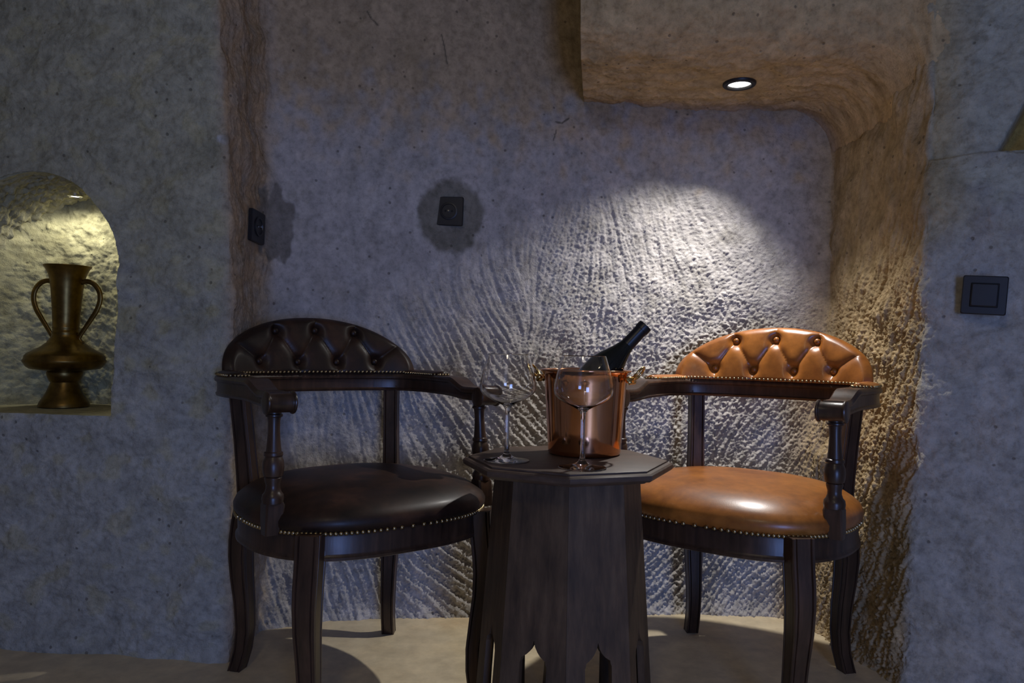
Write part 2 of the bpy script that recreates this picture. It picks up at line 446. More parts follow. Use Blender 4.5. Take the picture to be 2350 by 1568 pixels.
def crack(pl, wid):
    d = full * 9
    for (x0, z0), (x1, z1) in zip(pl[:-1], pl[1:]):
        t = np.clip(((X - x0) * (x1 - x0) + (Z - z0) * (z1 - z0)) / ((x1 - x0) ** 2 + (z1 - z0) ** 2), 0, 1)
        d = np.minimum(d, np.hypot(X - x0 - t * (x1 - x0), Z - z0 - t * (z1 - z0)))
    lay((.09, .08, .06), back * (1 - smooth(wid * .5, wid * 1.3, d)) * .8)
crack([(-.43, 1.725), (-.418, 1.705), (-.400, 1.69)], .0022)
crack([(-.222, 1.68), (-.212, 1.64), (-.205, 1.60)], .0022)
crack([(.118, 1.455), (.135, 1.452), (.156, 1.468)], .003); crack([(.120, 1.43), (.112, 1.40)], .002)
lay((.62, .62, .62), leftw * (1 - smooth(.006, .014, np.hypot(X + .716, Z - 1.268) + .004 * vn2)))
C *= (1 + .05 * vn + .04 * vn2)[..., None]
C = np.clip(C, .03, .8)

# arched niche outline (x, z) in the left wall
NX, NZ0, NHW, NSP, NTOP = -1.211, .588, .238, .92, 1.192
def arch(n=220):
    o = []
    for t in np.linspace(0, 1, 60, endpoint=False): o.append((NX - NHW * .95 + 2 * NHW * .95 * t, NZ0))
    for t in np.linspace(0, 1, 50, endpoint=False): o.append((NX + NHW * (.95 + .05 * t), NZ0 + (NSP - NZ0) * t))
    for t in np.linspace(0, math.pi, 100, endpoint=False): o.append((NX + NHW * math.cos(t), NSP + (NTOP - NSP) * math.sin(t) ** .92))
    for t in np.linspace(0, 1, 50, endpoint=False): o.append((NX - NHW * (1 - .05 * t), NSP + (NZ0 - NSP) * t))
    return np.array(o)
AO = arch()
AO[50:215] += .0022 * np.random.default_rng(3).standard_normal((165, 2)).cumsum(0) * .15
def inside(x, z):
    ins = np.zeros(x.shape, bool); n = len(AO)
    for k in range(n):
        (x1, z1), (x2, z2) = AO[k], AO[(k + 1) % n]
        if z1 == z2: continue
        cond = (z1 > z) != (z2 > z)
        ins ^= cond & (x < (x2 - x1) * (z - z1) / (z2 - z1) + x1)
    return ins
Lc = iB + 1
PL = P[:, :Lc].copy()
fc = (PL[:-1, :-1] + PL[1:, 1:]) / 2
dele = inside(fc[..., 0], fc[..., 2])
vd = np.zeros(PL.shape[:2], bool); vk = np.zeros(PL.shape[:2], bool)
for a, b in ((0, 0), (0, 1), (1, 0), (1, 1)):
    vd[a:a + dele.shape[0], b:b + dele.shape[1]] |= dele; vk[a:a + dele.shape[0], b:b + dele.shape[1]] |= ~dele
bi = np.argwhere(vd & vk)
dense = np.concatenate([AO + (np.roll(AO, -1, 0) - AO) * t for t in (0, .25, .5, .75)])
for r_, c_ in bi:
    q = PL[r_, c_]; dd = (dense[:, 0] - q[0]) ** 2 + (dense[:, 1] - q[2]) ** 2; k = dd.argmin()
    PL[r_, c_, 0], PL[r_, c_, 2] = dense[k]
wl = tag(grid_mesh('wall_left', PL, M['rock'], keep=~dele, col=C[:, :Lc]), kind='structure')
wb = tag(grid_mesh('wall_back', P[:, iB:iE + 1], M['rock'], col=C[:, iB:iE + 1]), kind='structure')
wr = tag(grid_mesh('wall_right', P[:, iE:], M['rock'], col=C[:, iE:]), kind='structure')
wally = lambda x: 1.94 + (1.80 - 1.94) * (x + 2.05) / (2.05 - .678)

# niche lining: tunnel, back
def niche():
    dep = np.concatenate([[.004, .006], np.linspace(.012, .34, 70)])
    n = len(AO); G = np.zeros((len(dep), n + 1, 3)); ctr = np.array([NX, .88])
    nz = fftnoise(len(dep), n + 1, .005, .006, .02, .07, 61); nf = fftnoise(len(dep), n + 1, .005, .006, .010, .022, 62)
    for k, dpt in enumerate(dep):
        for j in range(n + 1):
            o = AO[j % n]; ux = o - ctr; ux /= np.linalg.norm(ux)
            sill = j % n < 60
            e = .010 if k == 0 else 0
            am = 0 if (sill or k < 2) else min(1, (k - 1) / 8) * (.0035 * nz[k, j] + .0020 * nf[k, j])
            q = o + ux * (e + am)
            G[k, j] = (q[0], wally(o[0]) + dpt, q[1] if not sill else NZ0 - e * .3)
    v = fftnoise(len(dep), n + 1, .005, .006, .06, .2, 63)[..., None]
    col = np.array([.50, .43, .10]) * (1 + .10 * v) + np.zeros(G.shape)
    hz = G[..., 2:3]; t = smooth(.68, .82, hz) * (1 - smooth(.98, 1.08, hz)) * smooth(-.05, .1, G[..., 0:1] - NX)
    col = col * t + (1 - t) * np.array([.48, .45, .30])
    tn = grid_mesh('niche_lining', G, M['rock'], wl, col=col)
    g = np.stack(np.meshgrid(np.linspace(NX - .26, NX + .26, 150), np.linspace(.56, 1.24, 190)), -1)
    dn = .0018 * fftnoise(190, 150, .0036, .0035, .03, .1, 64) + .0009 * fftnoise(190, 150, .0036, .0035, .010, .022, 65)
    edge = np.clip(np.abs(g[..., 0] - NX) / .24, 0, 1) ** 2.6
    rgt = smooth(.03, .13, g[..., 0] - NX)
    dn = dn * (1 + 2.2 * rgt)
    B = np.stack([g[..., 0], wally(g[..., 0]) + .325 - .17 * edge + dn, g[..., 1]], -1)
    vv = fftnoise(190, 150, .0036, .0035, .05, .2, 66)[..., None]
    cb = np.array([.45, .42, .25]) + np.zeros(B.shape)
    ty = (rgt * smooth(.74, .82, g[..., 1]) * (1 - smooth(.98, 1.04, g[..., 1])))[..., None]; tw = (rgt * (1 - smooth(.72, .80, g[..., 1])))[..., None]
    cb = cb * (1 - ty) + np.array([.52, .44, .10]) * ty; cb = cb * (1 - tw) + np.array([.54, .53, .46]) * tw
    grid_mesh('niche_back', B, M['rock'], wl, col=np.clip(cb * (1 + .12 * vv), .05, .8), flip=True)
niche()

# lowered rock overhang with the downlight
LX, LY, LZ = .617, 2.05, 1.520
def overhang():
    prof = [(1.785, z) for z in np.arange(2.36, 1.67, -.012)]
    rad = .135
    for t in np.linspace(0, math.pi / 2, 42): prof.append((1.785 + rad * (1 - math.cos(t)), 1.658 - rad * math.sin(t)))
    prof += [(y, 1.523) for y in np.arange(1.925, 2.22, .0045)]
    for t in np.linspace(0, 1, 26): prof.append((2.22 + .16 * t, 1.523 + .012 * math.sin(t * 3) - .060 * t * t))
    prof = np.array(prof); n = len(prof)
    xs = np.arange(0, 1, .0046)
    G = np.zeros((n, len(xs), 3))
    xl = interp(prof[:, 0], [1.785, 2.28, 2.38], [.150, .208, .220])
    for k in range(n):
        G[k, :, 0] = xl[k] + (1.10 - xl[k]) * xs; G[k, :, 1] = prof[k, 0]; G[k, :, 2] = prof[k, 1]
    d1 = .0032 * fftnoise(n, len(xs), .006, .0046, .10, .4, 71) + .0012 * fftnoise(n, len(xs), .006, .0046, .016, .05, 72) + .0006 * fftnoise(n, len(xs), .006, .0046, .010, .018, 73)
    du = np.gradient(G, axis=1); dv = np.gradient(G, axis=0)
    nn = np.cross(dv, du); nn /= np.linalg.norm(nn, axis=-1, keepdims=True) + 1e-12
    # keep the stone level where the lamp is let in
    rl = np.sqrt((G[..., 0] - LX) ** 2 + (G[..., 1] - LY) ** 2)
    flat = np.where(G[..., 2] < 1.60, smooth(.045, .10, rl), 1)
    # the soffit runs into the jamb in a soft cove, and the face into the wall edge
    tx = np.clip((G[..., 0] - .835) / .135, 0, 1)
    low = 1 - smooth(1.60, 1.80, G[..., 2])
    G[..., 2] -= low * .13 * (1 - np.sqrt(np.clip(1 - tx ** 2, 0, 1)))
    G[..., 1] -= .055 * tx ** 2 * (1 - smooth(1.80, 1.95, G[..., 1]))
    G2 = G + nn * (d1 * flat)[..., None]
    cl = (G2[:-1, :-1] + G2[1:, 1:]) / 2
    keep = ~((np.sqrt((cl[..., 0] - LX) ** 2 + (cl[..., 1] - LY) ** 2) < .034) & (cl[..., 2] < 1.58))
    v = fftnoise(n, len(xs), .006, .0046, .05, .3, 74)[..., None]
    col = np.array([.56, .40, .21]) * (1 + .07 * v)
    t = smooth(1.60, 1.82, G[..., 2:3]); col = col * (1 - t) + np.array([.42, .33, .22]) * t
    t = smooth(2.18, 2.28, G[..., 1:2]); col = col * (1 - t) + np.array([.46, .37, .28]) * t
    o = grid_mesh('wall_overhang', G2, M['rock'], keep=keep, col=np.clip(col, .05, .8), flip=True)
    tag(o, kind='structure')
    ts = np.linspace(0, 1, 80); S = np.zeros((n, 80, 3))
    for k in range(n):
        yk = prof[k, 0]
        S[k, :, 1] = yk + (2.38 - yk) * ts
        S[k, :, 0] = interp(S[k, :, 1], [1.785, 2.28, 2.38], [.150, .208, .220]); S[k, :, 2] = prof[k, 1]
    S[:, 0] = G2[:, 0]
    cs = np.array([.40, .32, .21]) + np.zeros(S.shape)
    grid_mesh('overhang_side', S, M['rock'], o, col=cs)
overhang()

# rest of the room
def plane_quad(name, q, mat, col=None, parent=None):
    o = mesh(name, q, [tuple(range(len(q)))], mat, parent, None)
    return o
flr = mesh('floor', [(-2.3, -1.7, 0), (1.9, -1.7, 0), (1.9, 2.4, 0), (-2.3, 2.4, 0), (-2.3, -1.7, -.1), (1.9, -1.7, -.1), (1.9, 2.4, -.1), (-2.3, 2.4, -.1)],
           [(0, 1, 2, 3), (7, 6, 5, 4), (0, 4, 5, 1), (1, 5, 6, 2), (2, 6, 7, 3), (3, 7, 4, 0)], M['floor'], None, None)
tag(flr, kind='structure')
def rockbox(name, boxes, col):
    b = MB()
    for c, d in boxes: b.box(c, d)
    o = b.build(name, M['rock'], None, None); a = o.data.attributes.new('rock', 'FLOAT_COLOR', 'POINT')
    a.data.foreach_set('color', np.tile(np.array([*col, 1], np.float32), len(o.data.vertices)))
    return tag(o, kind='structure')
rockbox('ceiling', [((-.2, .35, 2.39), (4.3, 4.2, .1))], (.42, .37, .28))
rockbox('wall_side_left', [((-2.12, .15, 1.15), (.15, 3.6, 2.5))], (.42, .39, .33))
rockbox('wall_side_right', [((1.74, -.2, 1.15), (.15, 3.1, 2.5))], (.42, .39, .34))
rockbox('wall_front', [((-.90, -1.66, 1.15), (2.46, .12, 2.5)), ((1.38, -1.66, 1.15), (.78, .12, 2.5)),
                       ((.66, -1.66, 1.80), (.66, .12, 1.20)), ((.66, -1.66, .06), (.66, .12, .12))], (.42, .39, .34))
wf = MB()
for c, d in (((.35, -1.62, .66), (.04, .05, 1.08)), ((.97, -1.62, .66), (.04, .05, 1.08)), ((.66, -1.62, 1.18), (.58, .05, .04)), ((.66, -1.62, .14), (.58, .05, .04))):
    wf.box(c, d, .004)
tag(wf.build('window_1', M['frame']), kind='structure')

# ------------------------------------------------------------------ lamps
def spot(name, loc, target, watts, angle, blend_, col, rad):
    l = bpy.data.lights.new(name, 'SPOT'); l.energy = watts; l.spot_size = R(angle); l.spot_blend = blend_; l.color = col; l.shadow_soft_size = rad
    o = bpy.data.objects.new(name, l); COL.objects.link(o); o.location = loc
    o.rotation_euler = (Vector(target) - Vector(loc)).to_track_quat('-Z', 'Y').to_euler(); return o

def downlight():
    t = empty('recessed_downlight', (LX, LY, LZ))
    tag(t, 'round recessed downlight with dark trim ring in the ochre rock overhang', 'lamp')
    MB().lathe([(.030, .012), (.030, -.001), (.033, -.005), (.043, -.004), (.045, -.0015), (.045, .004)], 48).build('trim_ring', M['trim'], t)
    MB().lathe([(.0305, .002), (.027, .020), (.020, .038), (.0185, .040)], 48).build('reflector', M['reflector'], t, 180)
    MB().lathe([(.0001, -.0015), (.018, -.001), (.0305, .0015)], 32).build('lens', M['bulb'], t, 180)
    s = spot('downlight_beam', (LX, LY, LZ - .006), (LX - .20, LY - .10, LZ - 1.0), SPOT_W, 106, 1.0, (1, .97, .935), .014)
downlight()
def niche_light():
    t = empty('niche_lamp', (-1.250, 2.105, 1.186))
    tag(t, 'small bright lamp tucked under the top of the arched niche', 'lamp')
    MB().lathe([(.0001, .02), (.021, .02), (.021, -.004), (.018, -.006), (.016, -.002)], 28).build('housing', M['steel'], t)
    MB().lathe([(.0001, -.003), (.010, -.0035), (.0165, -.001)], 24).build('lens', M['niche_bulb'], t, 180)
    spot('niche_beam', (-1.250, 2.105, 1.174), (-1.24, 2.10, .6), NICHE_W, 160, .6, (1, .97, .84), .03)
niche_light()
# unseen opal globe added behind the camera as warm fill for the upper walls
def fill_pendant():
    x, y, z = -.25, -.25, 1.98
    t = empty('fill_pendant_lamp', (x, y, z)); tag(t, 'added opal globe out of view, warm fill light under the ceiling', 'lamp')
    MB().lathe([(.05, .36), (.05, .345), (.012, .335)], 28).build('ceiling_rose', M['trim'], t)
    MB().tube([(0, 0, .35), (0, 0, .10)], .003, 8).build('cord', M['trim'], t)
    MB().lathe([(.001, .13), (.022, .13), (.026, .10), (.026, .085)], 24).build('lamp_holder', M['trim'], t)
    MB().lathe([(.10 * math.cos(q), .10 * math.sin(q)) for q in np.linspace(-1.57, 1.30, 24)], 32).build('globe', M['opal'], t, 180)
fill_pendant()

# ------------------------------------------------------------------ armchairs
SEC = []
for a in range(4):
    ca, sa = [(1, 0), (0, 1), (-1, 0), (0, -1)][a]
    for px, py in ((-.92, -1.0), (-.74, -1.0), (-.66, -.80), (-.58, -.97), (.58, -.97), (.66, -.80), (.74, -1.0), (.92, -1.0)):
        SEC.append((px * ca - py * sa, px * sa + py * ca))
def post(mb, path, sizes, ang):
    """grooved square section swept up a path; stays level"""
    ca, sa = math.cos(ang), math.sin(ang); rings = []
    for (x, y, z), s in zip(path, sizes):
        rings.append([(x + (px * ca - py * sa) * s, y + (px * sa + py * ca) * s, z) for px, py in SEC])
    return mb.rings(rings, True, True)

def seat_outline(n, off=0):
    o = []
    for k in range(n):
        t = 2 * math.pi * k / n; c, s = math.cos(t), math.sin(t)
        e = 2 / 2.7
        x = .266 * math.copysign(abs(c) ** e, c); y = (.242 if s < 0 else .232) * math.copysign(abs(s) ** e, s) - .018
        x *= 1 - .10 * max(0, y) / .2
        o.append((x, y))
    o = np.array(o); nx = np.roll(o, -1, 0) - np.roll(o, 1, 0); nx /= np.linalg.norm(nx, axis=1, keepdims=True)
    return o + np.stack([nx[:, 1], -nx[:, 0]], 1) * off

RAIL = catmull([(-.250, -.165), (-.247, -.10), (-.252, 0), (-.260, .09), (-.250, .165), (-.212, .215), (-.12, .247), (0, .258),
                (.12, .247), (.212, .215), (.250, .165), (.260, .09), (.252, 0), (.247, -.10), (.250, -.165)], 10)
def rail_frame():
    t = np.gradient(RAIL, axis=0); t /= np.linalg.norm(t, axis=1, keepdims=True)
    out = np.stack([-t[:, 1], t[:, 0]], 1)      # outward (away from the sitter)
    L = np.concatenate([[0], np.cumsum(np.linalg.norm(np.diff(RAIL, axis=0), axis=1))]); return out, L - L[-1] / 2
RN, RL = rail_frame()
def rail_at(a):
    p = np.array([np.interp(a, RL, RAIL[:, 0]), np.interp(a, RL, RAIL[:, 1])]); q = np.array([np.interp(a, RL, RN[:, 0]), np.interp(a, RL, RN[:, 1])])
    return p, q / np.linalg.norm(q)
PADH = .268     # half length of the crest pad along the rail
BUT = [(-.106, .106), (0, .110), (.106, .106), (-.160, .030), (-.054, .028), (.054, .028), (.160, .030)]

def pad_height(a):
    u = min(1, abs(a) / PADH); return .004 + .140 * (1 - u ** 2.1) ** .60

def seg_d(px, py, a, b):
    ax, ay = a; bx, by = b; dx, dy = bx - ax, by - ay
    t = np.clip(((px - ax) * dx + (py - ay) * dy) / (dx * dx + dy * dy), 0, 1)
    return np.hypot(px - ax - t * dx, py - ay - t * dy)
CREASE = [(BUT[0], BUT[3]), (BUT[0], BUT[4]), (BUT[1], BUT[4]), (BUT[1], BUT[5]), (BUT[2], BUT[5]), (BUT[2], BUT[6]),
          (BUT[0], (-.118, .15)), (BUT[1], (0, .16)), (BUT[2], (.118, .15)), (BUT[3], (-.225, .075)), (BUT[6], (.225, .075)),
          (BUT[3], (-.160, -.01)), (BUT[4], (-.054, -.01)), (BUT[5], (.054, -.01)), (BUT[6], (.160, -.01))]
CW = [1, 1, 1, 1, 1, 1, .7, .7, .7, 1, 1, .35, .35, .35, .35]

def pad_surface(a, phi):
    """point on the crest pad; a along the rail, phi 0 bottom front .. pi bottom back"""
    H = pad_height(a); T = .026 * (.35 + .65 * (H / .144) ** .7)
    c, s = math.cos(phi), math.sin(phi)
    n = T * math.copysign(abs(c) ** .62, c); v = H * max(0, s) ** .85
    p, o = rail_at(a)
    dep = 0
    if c > 0:
        w = min(1, abs(c) * 2.2)
        d = min(.011 * (np.hypot(a - bx, v - by) / .030) ** 2 for bx, by in BUT)
        dep = 0
        for bx, by in BUT: dep += .013 * math.exp(-((a - bx) ** 2 + (v - by) ** 2) / (2 * .0115 ** 2))
        for (p0, p1), cw in zip(CREASE, CW):
            dd = float(seg_d(a, v, p0, p1)); dep += cw * (.0050 * math.exp(-dd / .0035) + .0035 * math.exp(-(dd / .013) ** 2))
        dep = min(dep, .021) * w
        n = n + .007 * w * min(1, H / .08)
    n -= dep
    rake = .17 * v
    q = p + o * (rake - n)        # outward is away from the sitter, the front is inward
    return (q[0], q[1], .7005 + v)

def make_chair(name, loc, rz, leather, label):
    t = empty(name, loc, rz); tag(t, label, 'chair', 'pair of leather armchairs in the alcove')
    wood = M['chair_wood']
    n = 120
    # seat frame: apron with a bead along its lower edge
    rings = []
    for off, z in ((-.03, .352), (-.004, .350), (.0035, .353), (.004, .358), (.0, .362), (-.001, .366), (0, .398), (-.003, .404), (-.03, .405)):
        rings.append([(x, y, z) for x, y in seat_outline(n, off)])
    MB().rings(rings, True, True).build('seat_frame', wood, t)
    # domed cushion
    rings = []
    for off, z in ((-.004, .403), (.004, .408), (.009, .417), (.0095, .427), (.004, .439), (-.008, .449), (-.026, .4600), (-.052, .4690), (-.085, .4755), (-.125, .4800), (-.17, .4825), (-.21, .4832)):
        rings.append([(x, y, z) for x, y in seat_outline(n, 0) * (1 + off / .26)])
    MB().rings(rings, False, True).build('seat_cushion', leather, t, 180)
    nb = MB(); o = seat_outline(148, .0055)
    nx = np.roll(o, -1, 0) - np.roll(o, 1, 0)
    for k in range(148):
        nb.dome((o[k, 0], o[k, 1], .4065), .0050, (nx[k, 1], -nx[k, 0], nx[k, 0] * 0 + .01), 6)
    ob = nb.build('seat_nail_trim', M['brass_nail'], t, 180); ob['kind'] = 'stuff'; ob['label'] = 'row of small brass nail heads'
    # legs
    for sx in (-1, 1):
        dx, dy = sx * .707, -.707
        zz = np.array([.408, .385, .350, .31, .27, .22, .16, .10, .05, .015, 0])
        of = np.array([.004, .005, .008, .013, .0155, .013, .004, -.004, -.004, .001, .003])
        ss = np.array([.0235, .0235, .0235, .0235, .0228, .0215, .0195, .0180, .0172, .0172, .0172])
        post(MB(), [(sx * .197 + dx * q, -.219 + dy * q, z) for q, z in zip(of, zz)], ss, math.atan2(dy, dx) + math.pi / 2).build('leg', wood, t, 35)
    for sx in (-1, 1):
        dx, dy = sx * .64, .77
        of = np.array([.0, .002, .008, .013, .014, .010, .002, -.002, .003, .013, .018])
        post(MB(), [(sx * .190 + dx * q, .186 + dy * q, z) for q, z in zip(of, zz)], ss * .95, math.atan2(dy, dx) + math.pi / 2).build('leg', wood, t, 35)
    # rear posts from the seat up to the rail
    for sx in (-1, 1):
        pth = [(sx * .187, .178, .39), (sx * .191, .187, .46), (sx * .196, .199, .54), (sx * .201, .211, .61), (sx * .205, .219, .668)]
        post(MB(), pth, [.021, .0195, .0185, .0185, .019], math.atan2(.77, sx * .64) + math.pi / 2).build('rear_post', wood, t, 35)
    # turned front posts, with the square foot let into the apron
    TP = [(0, .0140), (.03, .0148), (.07, .0140), (.078, .0168), (.092, .0168), (.10, .0132), (.13, .0120), (.20, .0116), (.30, .0132), (.375, .0152), (.382, .0182),
          (.405, .0186), (.415, .0165), (.428, .0175), (.45, .0202), (.50, .0212), (.55, .0198), (.57, .0182), (.576, .0150), (.585, .0168), (.60, .0165),
          (.64, .0138), (.67, .0140), (.70, .0165), (.72, .0205), (.75, .0215), (.785, .0205)]
    for sx in (-1, 1):
        top, bot = np.array([sx * .2475, -.137, .652]), np.array([sx * .2515, -.153, .408])
        rings = []
        for f, r in TP:
            c = top + (bot - top) * f
            rings.append([(c[0] + r * math.cos(2 * math.pi * i / 24), c[1] + r * math.sin(2 * math.pi * i / 24), c[2]) for i in range(24)])
        sp = MB().rings(rings, True, True).build('turned_post', wood, t, 35)
        sq = []
        for f, s, of in ((.775, .0165, 0), (.80, .0190, 0), (.88, .0185, .002), (.95, .0165, .006), (1.03, .0135, .010)):
            c = top + (bot - top) * f
            sq.append([(c[0] + px * s + sx * of * .6, c[1] + py * s - of * .3, c[2]) for px, py in ((-1, -.8), (-.8, -1), (.8, -1), (1, -.8), (1, .8), (.8, 1), (-.8, 1), (-1, .8))])
        MB().rings(sq, True, True).build('post_block', wood, sp, 35)
    # arm bow: one bent rail; the arms step down in an ogee towards the scrolled ends
    rings = []
    for k in range(len(RAIL)):
        x, y = RAIL[k]; ox, oy = RN[k]
        drop = .021 * float(smooth(-.035, -.105, y)); thin = 1 - .10 * float(smooth(-.03, -.11, y))
        zt = .7005 - drop; zb = .6535 - .006 * float(smooth(-.02, -.12, y))
        hw = .0250 * thin
        prof = [(-hw * .55, zb), (-hw * .9, zb + .001), (-hw * .98, zb + .006), (-hw * .84, zb + .009), (-hw * .80, zb + .024), (-hw * .86, zt - .0155), (-hw * 1.08, zt - .013),
                (-hw * 1.13, zt - .008), (-hw * 1.05, zt - .0035), (-hw * .9, zt), (hw * .9, zt), (hw * 1.05, zt - .0035), (hw * 1.13, zt - .008), (hw * 1.08, zt - .013),
                (hw * .90, zt - .0155), (hw * .86, zb + .024), (hw * .88, zb + .009), (hw * 1.0, zb + .006), (hw * .92, zb + .001), (hw * .55, zb)]
        rings.append([(x + ox * q, y + oy * q, z) for q, z in prof])
    MB().rings(rings, True, True).build('arm_rail', wood, t, 35)
    for sx in (-1, 1):
        prof = [(0.0001, -.0305), (.012, -.0305), (.0185, -.0300), (.0222, -.0285), (.0232, -.0262), (.0225, -.0238), (.0200, -.0225), (.0195, -.021)]
        prof = prof + [(r, -q) for r, q in prof[::-1]]
        rings = [[(sx * .2485 + q, -.168 + r * math.cos(2 * math.pi * i / 28), .6585 + r * math.sin(2 * math.pi * i / 28)) for i in range(28)] for r, q in prof]
        MB().rings(rings).build('arm_scroll', wood, t, 35)
    # tufted crest pad
    na, nf = 200, 64
    aa = np.linspace(-PADH, PADH, na); ph = np.linspace(0, math.pi, nf)
    V = [pad_surface(a, p) for a in aa for p in ph]
    F = [(i * nf + j, i * nf + j + 1, (i + 1) * nf + j + 1, (i + 1) * nf + j) for i in range(na - 1) for j in range(nf - 1)]
    F += [tuple(range(nf))[::-1], tuple((na - 1) * nf + j for j in range(nf))]
    F += [((i + 1) * nf, i * nf, i * nf + nf - 1, (i + 1) * nf + nf - 1)[::-1] for i in range(na - 1)]
    pad = mesh('back_pad', V, F, leather, t, 180)
    for bx, by in BUT:
        H = pad_height(bx); phi = math.asin(min(1, by / H) ** (1 / .85))
        q = Vector(pad_surface(bx, phi)); _, o_ = rail_at(bx); d = Vector((-o_[0], -o_[1], .05)).normalized()
        MB().dome(q + d * .0035, .0090, d, 16).build('button', leather, pad, 180)
    nb = MB()
    for a in np.arange(-PADH + .012, PADH - .008, .0118):
        q = pad_surface(a, 0.0); _, o_ = rail_at(a)
        nb.dome((q[0] - o_[0] * -.001 - o_[0] * .002, q[1] - o_[1] * .001, .7045), .0037, (-o_[0], -o_[1], .25), 6)
    ob = nb.build('back_nail_trim', M['brass_nail'], pad, 180); ob['kind'] = 'stuff'; ob['label'] = 'row of small brass nail heads'
    # slim leather arm pads running on from the crest pad
    for sx in (-1, 1):
        rings = []; edge = []
        for a in np.linspace(.240, .415, 30):
            p, o_ = rail_at(sx * a); tp = min(1, (.418 - a) / .03) ** .5 if a > .388 else 1
            hw = .0235 * tp
            rings.append([(p[0] + o_[0] * q * hw, p[1] + o_[1] * q * hw, .6995 + z) for q, z in ((-1, 0), (-1, .004), (-.82, .008), (-.4, .0108), (0, .0118), (.4, .0108), (.82, .008), (1, .004), (1, 0))])
            edge.append((p, o_, hw))
        ap = MB().rings(rings, True, True).build('arm_pad', leather, t, 180)
        nb = MB()
        for s in (-1, 1):
            for a in np.arange(.25 if s > 0 else .262, .412, .0098):
                p, o_ = rail_at(sx * a); tp = min(1, (.418 - a) / .03) ** .5 if a > .388 else 1
                nb.dome((p[0] + o_[0] * s * .0245 * tp, p[1] + o_[1] * s * .0245 * tp, .7030), .0031, (o_[0] * s, o_[1] * s, .3), 6)
        p, o_ = rail_at(sx * .4165); d = Vector((-o_[1], o_[0], 0)) * (1 if sx < 0 else -1)
        for q in np.linspace(-.012, .012, 4): nb.dome((p[0] + o_[0] * q, p[1] + o_[1] * q, .703), .0031, (0, -1, .4), 6)
        ob = nb.build('arm_nail_trim', M['brass_nail'], ap, 180); ob['kind'] = 'stuff'; ob['label'] = 'row of small brass nail heads'
    return t

make_chair('leather_armchair', (-.3564, 1.7345, 0), R(37.46), M['dark_leather'], 'dark brown button-tufted leather armchair with carved dark wood frame')
make_chair('leather_armchair', (.5533, 1.7872, 0), R(-36.88), M['tan_leather'], 'tan button-tufted leather armchair with carved dark wood frame under the downlight')

# ------------------------------------------------------------------ octagonal table
TX, TY, TZ = .119, 1.535, .55
def octagon(r, z, rot, n=8, cx=0, cy=0): return [(cx + r * math.cos(rot + 2 * math.pi * k / n), cy + r * math.sin(rot + 2 * math.pi * k / n), z) for k in range(n)]
def make_table():
    rot = math.atan2(-TY, -TX) + R(1.5)
    t = empty('side_table', (TX, TY, 0)); tag(t, 'small octagonal dark wooden side table with pointed arch cutouts at its feet', 'table')
    rt = .217
    prof = [(rt * .75, TZ - .026), (rt - .024, TZ - .026), (rt - .018, TZ - .0245), (rt - .014, TZ - .021), (rt - .006, TZ - .0205), (rt - .0015, TZ - .017), (rt, TZ - .0125), (rt - .001, TZ - .008), (rt - .005, TZ - .005),
            (rt - .011, TZ - .0042), (rt - .0125, TZ - .004), (rt - .0125, TZ - .001), (rt - .0145, TZ)]
    MB().rings([octagon(r, z, rot) for r, z in prof], True, True).build('table_top', M['table_top'], t, 30)
    R0, R1 = .185, .149          # corner radius at the floor and below the top
    zt = TZ - .025
    th = .014
    half = [(0, .228), (.003, .216), (.008, .207), (.014, .200), (.0205, .1955), (.0245, .193), (.0255, .187), (.0275, .183), (.0275, .10), (.026, .04), (.024, 0)]
    for k in range(8):
        a0 = rot + 2 * math.pi * k / 8; am = a0 + math.pi / 8
        u = np.array([-math.sin(am), math.cos(am)]); nn = np.array([math.cos(am), math.sin(am)])
        def pt(s, z, inset, edge=0):
            rr = R0 + (R1 - R0) * z / zt; ap = rr * math.cos(math.pi / 8) - inset
            return (nn[0] * ap + u[0] * s, nn[1] * ap + u[1] * s, z)
        def ws(z, inset): return (((R0 + (R1 - R0) * z / zt) * math.cos(math.pi / 8)) - inset) * math.tan(math.pi / 8) * .997
        V = []; F = []
        for sgn in (-1, 1):
            zl = [zt] + [h[1] for h in half]; il = [0] + [h[0] for h in half]
            base = len(V)
            for ins in (0, th):
                for z, s in zip(zl, il):
                    V.append(pt(sgn * s, z, ins)); V.append(pt(sgn * ws(z, ins), z, ins))
            m = len(zl)
            for q in range(m - 1):
                a, b, c, d = base + 2 * q, base + 2 * q + 1, base + 2 * q + 3, base + 2 * q + 2
                F.append((a, b, c, d) if sgn > 0 else (d, c, b, a))
                e = 2 * m
                F.append((d + e, c + e, b + e, a + e) if sgn > 0 else (a + e, b + e, c + e, d + e))
                if q > 0: F.append((a, d, d + e, a + e) if sgn > 0 else (a + e, d + e, d, a))
                F.append((b, b + e, c + e, c) if sgn > 0 else (c, c + e, b + e, b))
            a = base + 2 * (m - 1); e = 2 * m
            F.append((a, a + 1, a + 1 + e, a + e) if sgn > 0 else (a + e, a + 1 + e, a + 1, a))
        mesh('side_panel', V, F, M['table_wood'], t, 20)
make_table()

